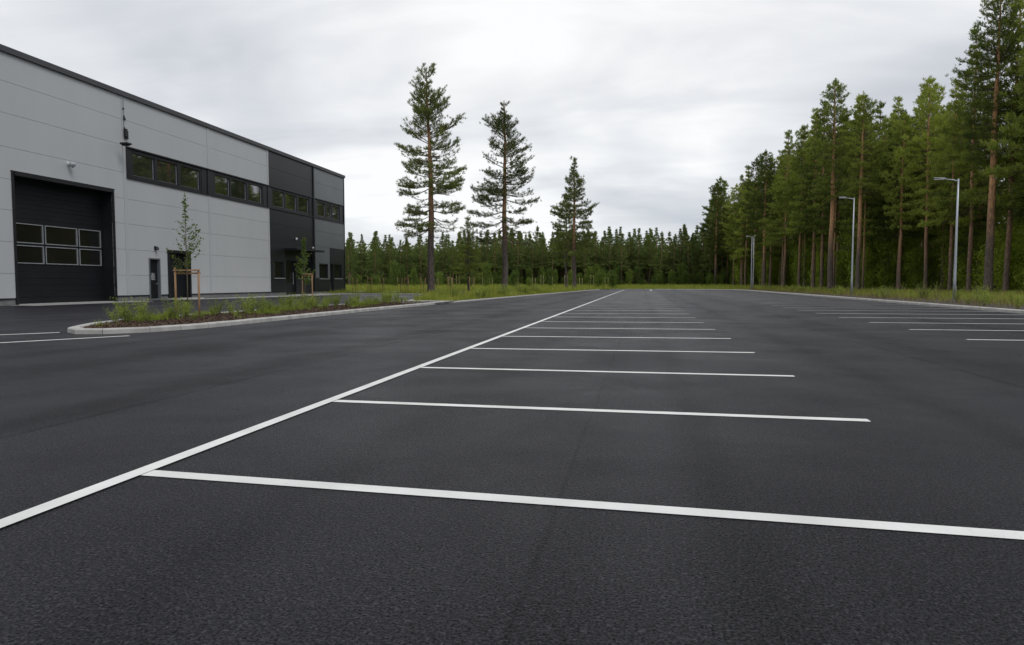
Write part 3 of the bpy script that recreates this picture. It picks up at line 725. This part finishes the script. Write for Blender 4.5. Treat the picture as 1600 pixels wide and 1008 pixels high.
# leafy shrubs and young birches of the understorey
def bush_parts(seed, H, rx, nst, nclus, nleaf, size, low=.1, slender=False):
    g = np.random.default_rng(seed); rr = random.Random(seed)
    st = MB(); cl = []
    for i in range(nst):
        a = rr.uniform(0, 2*PI); r = rx*rr.uniform(.1, .7); h = H*rr.uniform(.7, 1)
        if slender: r *= .25
        P = [(0, 0, 0), (r*.25*math.cos(a), r*.25*math.sin(a), h*.35), (r*.7*math.cos(a), r*.7*math.sin(a), h*.7), (r*math.cos(a), r*math.sin(a), h)]
        st.tube(P, [.045, .035, .02, .008], 5, False)
        for j in range(nclus):
            t = rr.uniform(low, 1); k = min(int(t*3), 2); q = np.array(P[k])+(np.array(P[k+1])-np.array(P[k]))*(t*3-k)
            wd_ = rx*(1-abs(t-.45)*1.1)*.75
            o = g.normal(0, 1, 3); o = o/np.linalg.norm(o)*wd_*rr.uniform(.3, 1); o[2] *= .5
            e = q+o
            if nst < 3 or j % 3 == 0: st.tube([q, e], [.010, .004], 3, False)
            cl.append(e)
    V = leaves(np.array(cl), nleaf, size, g, size*1.5)
    return st, V
BV = []
for i, (H, rx, ns, ncl, nl, sz) in enumerate([(4.5, 2.0, 6, 40, 16, .17), (6.5, 1.8, 4, 70, 15, .17), (3.2, 1.7, 7, 28, 15, .16), (8.5, 2.0, 4, 90, 14, .18)]):
    st_, V = bush_parts(300+i, H, rx, ns, ncl, nl, sz)
    BV.append((H, st_.mesh('stems', M['stem']), tris_mesh('leaves', V, M['birch_leaf'], 4)))
BV2 = []
for b_ in BV:
    lf = b_[2].copy(); lf.materials.clear(); lf.materials.append(M['row_leaf']); BV2.append((b_[0], b_[1], lf))
def shrub(x, y, k, s, rng, label, group, name='leafy_shrub', cat='shrub'):
    BV_ = BV if name == 'leafy_shrub' else BV2
    t = thing(name, label, cat, (x, y, 0), rng.uniform(0, 6.28), group); t.scale = (s, s, s*rng.uniform(.85, 1.15))
    link('stems', BV_[k][1], t); link('leaves', BV_[k][2], t)
rng = random.Random(21)
pts = []; n = 0; tries = 0
while n < 95 and tries < 12000:
    tries += 1
    y = rng.uniform(50, 185); x = edge_x(y)+2.5+rng.random()*12
    if not in_view(x, y) or not free(x, y, 1.9): continue
    pts.append((x, y)); n += 1
    k = rng.choice([0, 1, 1, 1, 3, 3])
    shrub(x, y, k, rng.uniform(.8, 1.45), rng, 'bright green leafy undergrowth bush among the right forest trunks', 'undergrowth under the right forest')
n = 0; pts = []; tries = 0
while n < 80 and tries < 9000:
    tries += 1
    x = rng.uniform(-85, 24); y0 = 184 - max(0, min(1, (-x-40)/30))*45; y = y0-rng.random()*4
    if not in_view(x, y) or not free(x, y, 1.6) or (x < 0 and (-x/y) > .455): continue
    pts.append((x, y)); n += 1
    shrub(x, y, rng.choice([0, 1, 2, 2, 1]), rng.uniform(.4, .9), rng, 'pale green young broadleaf at the foot of the far tree line', 'young broadleaf trees before the far tree line', 'young_broadleaf', 'tree')
for i in range(11):
    x = -47+i*4.3+rng.uniform(-1.2, 1.2); y = 122+rng.uniform(-5, 14)
    t = thing('young_broadleaf', 'bright green young tree standing in the meadow behind the lone pines', 'tree', (x, y, 0), rng.uniform(0, 6.28), 'bright young trees in the meadow'); s_ = rng.uniform(.45, .85); t.scale = (s_*.9, s_*.9, s_)
    k = rng.choice([1, 3, 0]); link('stems', BV2[k][1], t); link('leaves', BV2[k][2], t)
# unbroken woodland deeper in: one mass nobody can count
g = np.random.default_rng(5)
K = 17000; ang = g.uniform(-.62, .60, K); dist = g.uniform(206, 240, K)
x = np.sin(ang)*dist; y = np.cos(ang)*dist
zz = g.uniform(0, 1, K)**1.35*(11.5+1.2*np.sin(x*.9)+1.0*np.sin(x*2.3))
Pm = np.stack([x, y, zz], 1)
V1 = leaves(Pm, 8, 1.1, g, .9)
o = link('deep_woodland', tris_mesh('deep_woodland', V1, M['needle_row'], 4)); tag(o, 'dark unbroken woodland behind the tree lines', 'woodland', kind='stuff')
K = 5200; y = g.uniform(60, 225, K); x = 54+g.uniform(0, 9, K)
Pm = np.stack([x, y, g.uniform(0, 1, K)**1.0*15], 1)
o = link('deep_woodland', tris_mesh('deep_woodland', leaves(Pm, 7, .8, g, .8), M['needle_far'], 4)); tag(o, 'dark woodland deep behind the right forest trunks', 'woodland', kind='stuff')

# ------------------------------------------------------------------ grass
def blade_field(name, P, h, w, mat, label, g, n=1):
    K = len(P); a = g.uniform(0, 2*PI, K); lean = g.normal(0, .25, (K, 2))
    s = np.stack([np.cos(a), np.sin(a), np.zeros(K)], 1)*(w/2)[:, None]
    t = P+np.stack([lean[:, 0]*h, lean[:, 1]*h, h], 1)
    o = link(name, tris_mesh(name, np.stack([P-s, P+s, t], 1), mat)); return tag(o, label, 'grass', kind='stuff')
g = np.random.default_rng(77)
def scatter(K, x0, x1, y0, y1, ok, pw=1.6):
    y = y0+(y1-y0)*g.uniform(0, 1, K)**pw; x = g.uniform(0, 1, K)
    lo = np.array([x0(v) for v in y]) if callable(x0) else x0
    hi = np.array([x1(v) for v in y]) if callable(x1) else x1
    x = lo+(hi-lo)*x
    cl = np.sin(x*1.7+y*.31)+np.sin(x*.6-y*.9)+np.sin(y*.37+1)+g.normal(0, .8, K)
    m = np.array([ok(a, b) for a, b in zip(x, y)])
    return x[m], y[m], cl[m]
kx = lambda y: 13.9+max(0, y-28)*.0143
x, y, c = scatter(150000, lambda y: kx(y)+.2, lambda y: edge_x(y)+5, 16, 190, lambda a, b: in_view(a, b, 1.03) and b < 210)
e = np.clip((x-14.6)/4.0, 0, 1); keep = g.uniform(0, 1, len(x)) < (.12+.88*e)*np.clip(.6+.3*c, .1, 1)
x, y, c, e = x[keep], y[keep], c[keep], e[keep]
dry = g.uniform(0, 1, len(x)) < (.92-.72*e+.12*np.sin(y*.7))
far = 1+np.clip(y-50, 0, 150)/70
for m_, nm, mt, lb, hh in ((~dry, 'verge_grass', 'grass', 'green uncut grass on the right verge below the pines', .27), (dry, 'dry_verge_grass', 'drygrass', 'brownish dry grass and heather tufts near the right kerb', .24)):
    K = m_.sum(); P = np.stack([x[m_], y[m_], np.full(K, .06)], 1)
    blade_field(nm, P, hh*g.uniform(.5, 1.5, K)*(1+.25*np.clip(c[m_], -1, 2)), .022*far[m_]*g.uniform(.7, 1.4, K), M[mt], lb, g)
x, y, c = scatter(60000, -80, 26, 79, 186, lambda a, b: in_view(a, b, 1.0) and not (a < 0 and -a/b > .47) and (b > 112 or a < -8.2) and not(13 < a and b < 112), 1.2)
K = len(x); blade_field('field_grass', np.stack([x, y, np.full(K, .04)], 1), g.uniform(.25, .8, K)*(1+.2*c.clip(-1, 2)), .05*(1+(y-79)/60), M['grass'], 'yellow green meadow grass before the far tree line', g)
def in_poly(px, py, poly):
    r = False; j = len(poly)-1
    for i in range(len(poly)):
        if (poly[i][1] > py) != (poly[j][1] > py) and px < (poly[j][0]-poly[i][0])*(py-poly[i][1])/(poly[j][1]-poly[i][1])+poly[i][0]: r = not r
        j = i
    return r
x, y, c = scatter(90000, -34, -8, 37, 78, lambda a, b: in_poly(a+.3, b, isl2) and in_poly(a-.1, b, isl2), 1.1)
K = len(x); h_ = g.uniform(.06, .34, K)*(1+.45*c.clip(-1, 2)); blade_field('island_grass', np.stack([x, y, np.full(K, .06)], 1), h_, .03*(1+(y-37)/60), M['grass'], 'green grass and weeds on the island around the pines', g)
# wood chips of the bed
Pp = []; 
while len(Pp) < 14000:
    a, b = g.uniform(-14.1, -10.4), g.uniform(12.8, 36.5)
    if in_poly(a, b, inn): Pp.append((a, b, .085+abs(g.normal(0, .018))))
Vc = leaves(np.array(Pp), 1, .07, g, .0, 1.5, .4)
o = link('bark_chips', tris_mesh('bark_chips', Vc, surf('chip_bark', (.026, .015, .010), (.125, .075, .046), 9, .95), 4)); tag(o, 'red brown bark chips covering the planting island', 'mulch', kind='stuff')

Pw = []
while len(Pw) < 5000:
    a, b = g.uniform(-13.9, -10.7), g.uniform(13.5, 36.0)
    if in_poly(a, b, inn) and (math.sin(a*2.3+b*.8)+math.sin(b*1.9-a)+g.normal(0, .5)) > .75+(a+13.2)*.9+max(0, 16.5-b)*.5: Pw.append((a, b, .085))
Pw = np.array(Pw); K = len(Pw)
blade_field('low_weeds', Pw, g.uniform(.04, .20, K), .016*g.uniform(.7, 1.5, K), M['plant_leaf'], 'low green weeds and grass sprouting in the mulch of the planting island', g)

# ------------------------------------------------------------------ plants of the island
PV = []
for i in range(4):
    gg = np.random.default_rng(400+i); rr = random.Random(i); st_ = MB(); cl = []
    for k in range(15 if i < 3 else 7):
        a = rr.uniform(0, 2*PI); h = rr.uniform(.28, .55)*(1 if i < 3 else 1.5); r = rr.uniform(.05, .30)
        P = [(r*.3*math.cos(a), r*.3*math.sin(a), 0), (r*.6*math.cos(a), r*.6*math.sin(a), h*.55), (r*math.cos(a)*1.1, r*math.sin(a)*1.1, h)]
        st_.tube(P, [.005, .004, .002], 3, False)
        for j in range(9):
            t = .25+.75*j/8; kk = min(int(t*2), 1); q = np.array(P[kk])+(np.array(P[kk+1])-np.array(P[kk]))*(t*2-kk); cl.append(q)
    V = leaves(np.array(cl), 4 if i < 3 else 2, .050, gg, .035, .8, .30)
    PV.append((st_.mesh('stems', M['stem']), tris_mesh('leaves', V, M['plant_leaf'], 4)))
rng = random.Random(3)
isl_pl = []
for u in range(62):
    y = 15.3+u*.34+rng.uniform(-.2, .2)
    if 18.3 < y < 20.6 and u % 2: continue
    isl_pl.append((-13.15+rng.uniform(-.35, .55), y, rng.uniform(.5, 1.15), rng.randrange(3)))
for u in range(44):
    isl_pl.append((-12.4+rng.uniform(-.5, .9), 15.0+u*.46+rng.uniform(-.3, .3), rng.uniform(.3, .62), rng.randrange(3)))
for x, y, s, k in isl_pl:
    t = thing('perennial_plant', 'feathery bright green perennial in the mulch bed', 'plant', (x, y, .085), rng.uniform(0, 6.28), 'perennials planted in the mulch bed'); t.scale = (s, s, s)
    link('stems', PV[k][0], t); link('leaves', PV[k][1], t)
for i in range(34):
    y = rng.uniform(38.5, 76); xf = -10.3+(y-37)*.045
    x = xf-rng.uniform(.3, 3.4)
    if not in_poly(x, y, isl2): continue
    t = thing('weed_clump', 'leafy weed clump growing in the grass island', 'plant', (x, y, .07), rng.uniform(0, 6.28), 'weed clumps in the grass island'); s = rng.uniform(.9, 1.7); t.scale = (s, s, s)
    k = rng.randrange(4); link('stems', PV[k][0], t); link('leaves', PV[k][1], t)

for i in range(80):
    y = 22+rng.random()**1.3*75; x = 13.9+max(0, y-28)*.0143+.5+rng.random()*6
    if not in_view(x, y, 1.0): continue
    t = thing('weed_clump', 'leafy weed clump in the dry grass of the right verge', 'plant', (x, y, .07), rng.uniform(0, 6.28), 'weed clumps in the right verge'); s = rng.uniform(.7, 1.5); t.scale = (s, s, s)
    k = rng.randrange(4); link('stems', PV[k][0], t); link('leaves', PV[k][1], t)

# saplings and stakes
def sapling_parts(seed, H, z0, rmax, r=.022, nl=5, size=.07):
    gg = np.random.default_rng(seed); rr = random.Random(seed); st_ = MB(); cl = []
    st_.tube([(0, 0, -.05), (.01, .01, H*.3), (-.01, .02, H*.6), (.015, 0, H)], [r, r*.8, r*.5, .004], 7)
    z = z0
    while z < H-.1:
        f = (z-z0)/(H-z0); l = rmax*(math.sin(PI*min(1, f*1.05+.22))**.8)*(1-.45*f)*rr.uniform(.55, 1.15); a = rr.uniform(0, 2*PI)
        h = np.array((math.cos(a), math.sin(a), 0)); A = np.array((0, 0, z)); E_ = A+h*l+np.array((0, 0, l*.75))
        Mi = A+h*l*.55+np.array((0, 0, l*.25)); st_.tube([A, Mi, E_], [.007, .005, .002], 3, False)
        m = max(2, int(l/.07))
        for j in range(m):
            t = .3+.7*j/(m-1); cl.append((1-t)**2*A+2*t*(1-t)*Mi+t*t*E_)
        z += .055
    for k in range(8): cl.append(np.array((0, 0, H-.05*k)))
    return st_, leaves(np.array(cl), nl, size, gg, .035, .5, .6)
def add_sapling(label, x, y, seed, H, z0, rm, group=None, nl=2, size=.06, z=.085):
    st_, V = sapling_parts(seed, H, z0, rm, nl=nl, size=size)
    t = thing('sapling', label, 'young tree', (x, y, z), 0, group)
    st_.build('trunk', M['stem'], t, smooth=True); link('leaves', tris_mesh('leaves', V, M['sap_leaf'], 4), t); return t
def add_stake(label, x, y, H, gapw, ang, z=.085, bar=True, mat='wood', group=None, w=.055):
    t = thing('tree_stake', label, 'tree stake', (x, y, z), ang, group)
    for s in (-1, 1):
        m = MB().tube([(s*gapw/2, 0, -.05), (s*gapw/2, 0, H*.5), (s*gapw/2, 0, H+(.06 if s < 0 else 0))], [w/2]*3, 8)
        m.build('post', M[mat], t, smooth=True)
    if bar:
        MB().box(-gapw/2-.05, gapw/2+.05, w/2+.002, w/2+.022, H-.14, H-.09).box(-gapw/2-.05, gapw/2+.05, -w/2-.022, -w/2-.002, H-.05, H-.0).build('tie_bar', M[mat], t)
        MB().box(-.04, .04, -w/2-.022, w/2, H-.10, H-.085).build('tie_strap', M['black'], t)
    return t
add_sapling('slender young tree with sparse leaves staked in the island, in front of the service door', -13.55, 18.8, 61, 3.66, 1.25, .62, nl=4, size=.068)
add_stake('brown wooden stake pair with cross bar holding the nearer sapling', -14.0+.42, 18.85, 1.42, .66, R(22), w=.062)
add_sapling('smaller dense young tree staked in front of the dark entrance bay', -14.3, 27.7, 62, 2.95, .9, .50, nl=8, size=.075)
add_stake('wooden stake pair with cross bar holding the sapling before the entrance', -14.2, 27.75, 1.42, .42, R(10))
# line of staked trees behind the island, and a paler far row
rng = random.Random(9)
for i, (x, y) in enumerate([(-27.4, 63.3), (-26.0, 63.6), (-24.6, 63.2), (-23.0, 63.8), (-21.9, 62.6), (-20.6, 63.6), (-19.6, 64.5), (-16.2, 57.5), (-15.0, 60.4)]):
    add_stake('short wooden stake pair on the grass right of the warehouse corner', x, y, 1.5, .42, rng.uniform(-.3, .3), .07, i % 3 == 1, 'wood', 'stake pairs right of the warehouse corner', .05)
    add_sapling('thin staked sapling on the grass right of the warehouse corner', x, y+.1, 500+i, 2.1, .6, .25, 'saplings right of the warehouse corner', 1, .09, .07)
for i in range(15):
    x = -42+i*2.5+rng.uniform(-.5, .5); y = 137+rng.uniform(-3, 6)
    add_stake('tall pale stake pair in the meadow before the far tree line', x, y, rng.uniform(2.0, 2.6), .6, rng.uniform(-.3, .3), .05, False, 'palewood', 'pale stake pairs in the far meadow', .075)
    if i % 2: add_sapling('thin sapling among pale stakes in the far meadow', x, y+.1, 600+i, 3.4, 1.0, .5, 'saplings in the far meadow', 1, .22, .05)

# ------------------------------------------------------------------ lamp posts
def lamp(label, x, y, H, L_, rz=0):
    t = thing('street_lamp', label, 'street lamp', (x, y, .07), rz)
    MB().tube([(0, 0, -.1), (0, 0, 1.2), (0, 0, H*.6), (0, 0, H)], [.080, .074, .056, .040], 14).build('pole', M['galv'], t, smooth=True)
    MB().tube([(0, 0, -.05), (0, 0, .03)], [.13, .125], 14).build('pole_foot', M['concrete'], t)
    MB().box(.078, .092, -.04, .04, .5, .85).build('access_hatch', M['lampgrey'], t)
    MB().tube([(0, 0, H-.14), (-.25, 0, H-.06), (-L_*.55, 0, H-.01)], [.035, .032, .028], 8).build('arm', M['galv'], t, smooth=True)
    hd = MB(); n = 8
    prof = [(-L_*.5, .05, .03), (-L_*.58, .10, .05), (-L_*.8, .15, .045), (-L_, .13, .03), (-L_-.04, .06, .015)]
    for i, (px, w, h) in enumerate(prof):
        zc = H+.0+.02*i
        for k in range(n):
            a = 2*PI*k/n; hd.v.append((px, w*math.cos(a), zc+h*math.sin(a)))
    for i in range(len(prof)-1):
        for k in range(n):
            a = i*n+k; b = i*n+(k+1) % n; hd.f.append((a, b, b+n, a+n))
    hd.f.append(tuple(range(n))[::-1]); hd.f.append(tuple((len(prof)-1)*n+k for k in range(n)))
    h = hd.build('lamp_head', M['lampgrey'], t, smooth=True)
    MB().box(-L_*.97, -L_*.62, -.09, .09, H-.03, H+.01).build('lens', M['white'], h)
lamp('nearest grey steel lamp post beside the right kerb with one flat head', 17.06, 42.3, 6.75, 1.2)
lamp('middle grey steel lamp post beside the right kerb, between pine trunks', 16.9, 60.9, 7.95, 1.15)
lamp('far grey lamp post, left one of the twin posts at the end of the kerb', 15.4, 103.9, 7.65, .8)
lamp('far grey lamp post, right one of the twin posts at the end of the kerb', 17.1, 113.5, 8.3, .8, R(100))
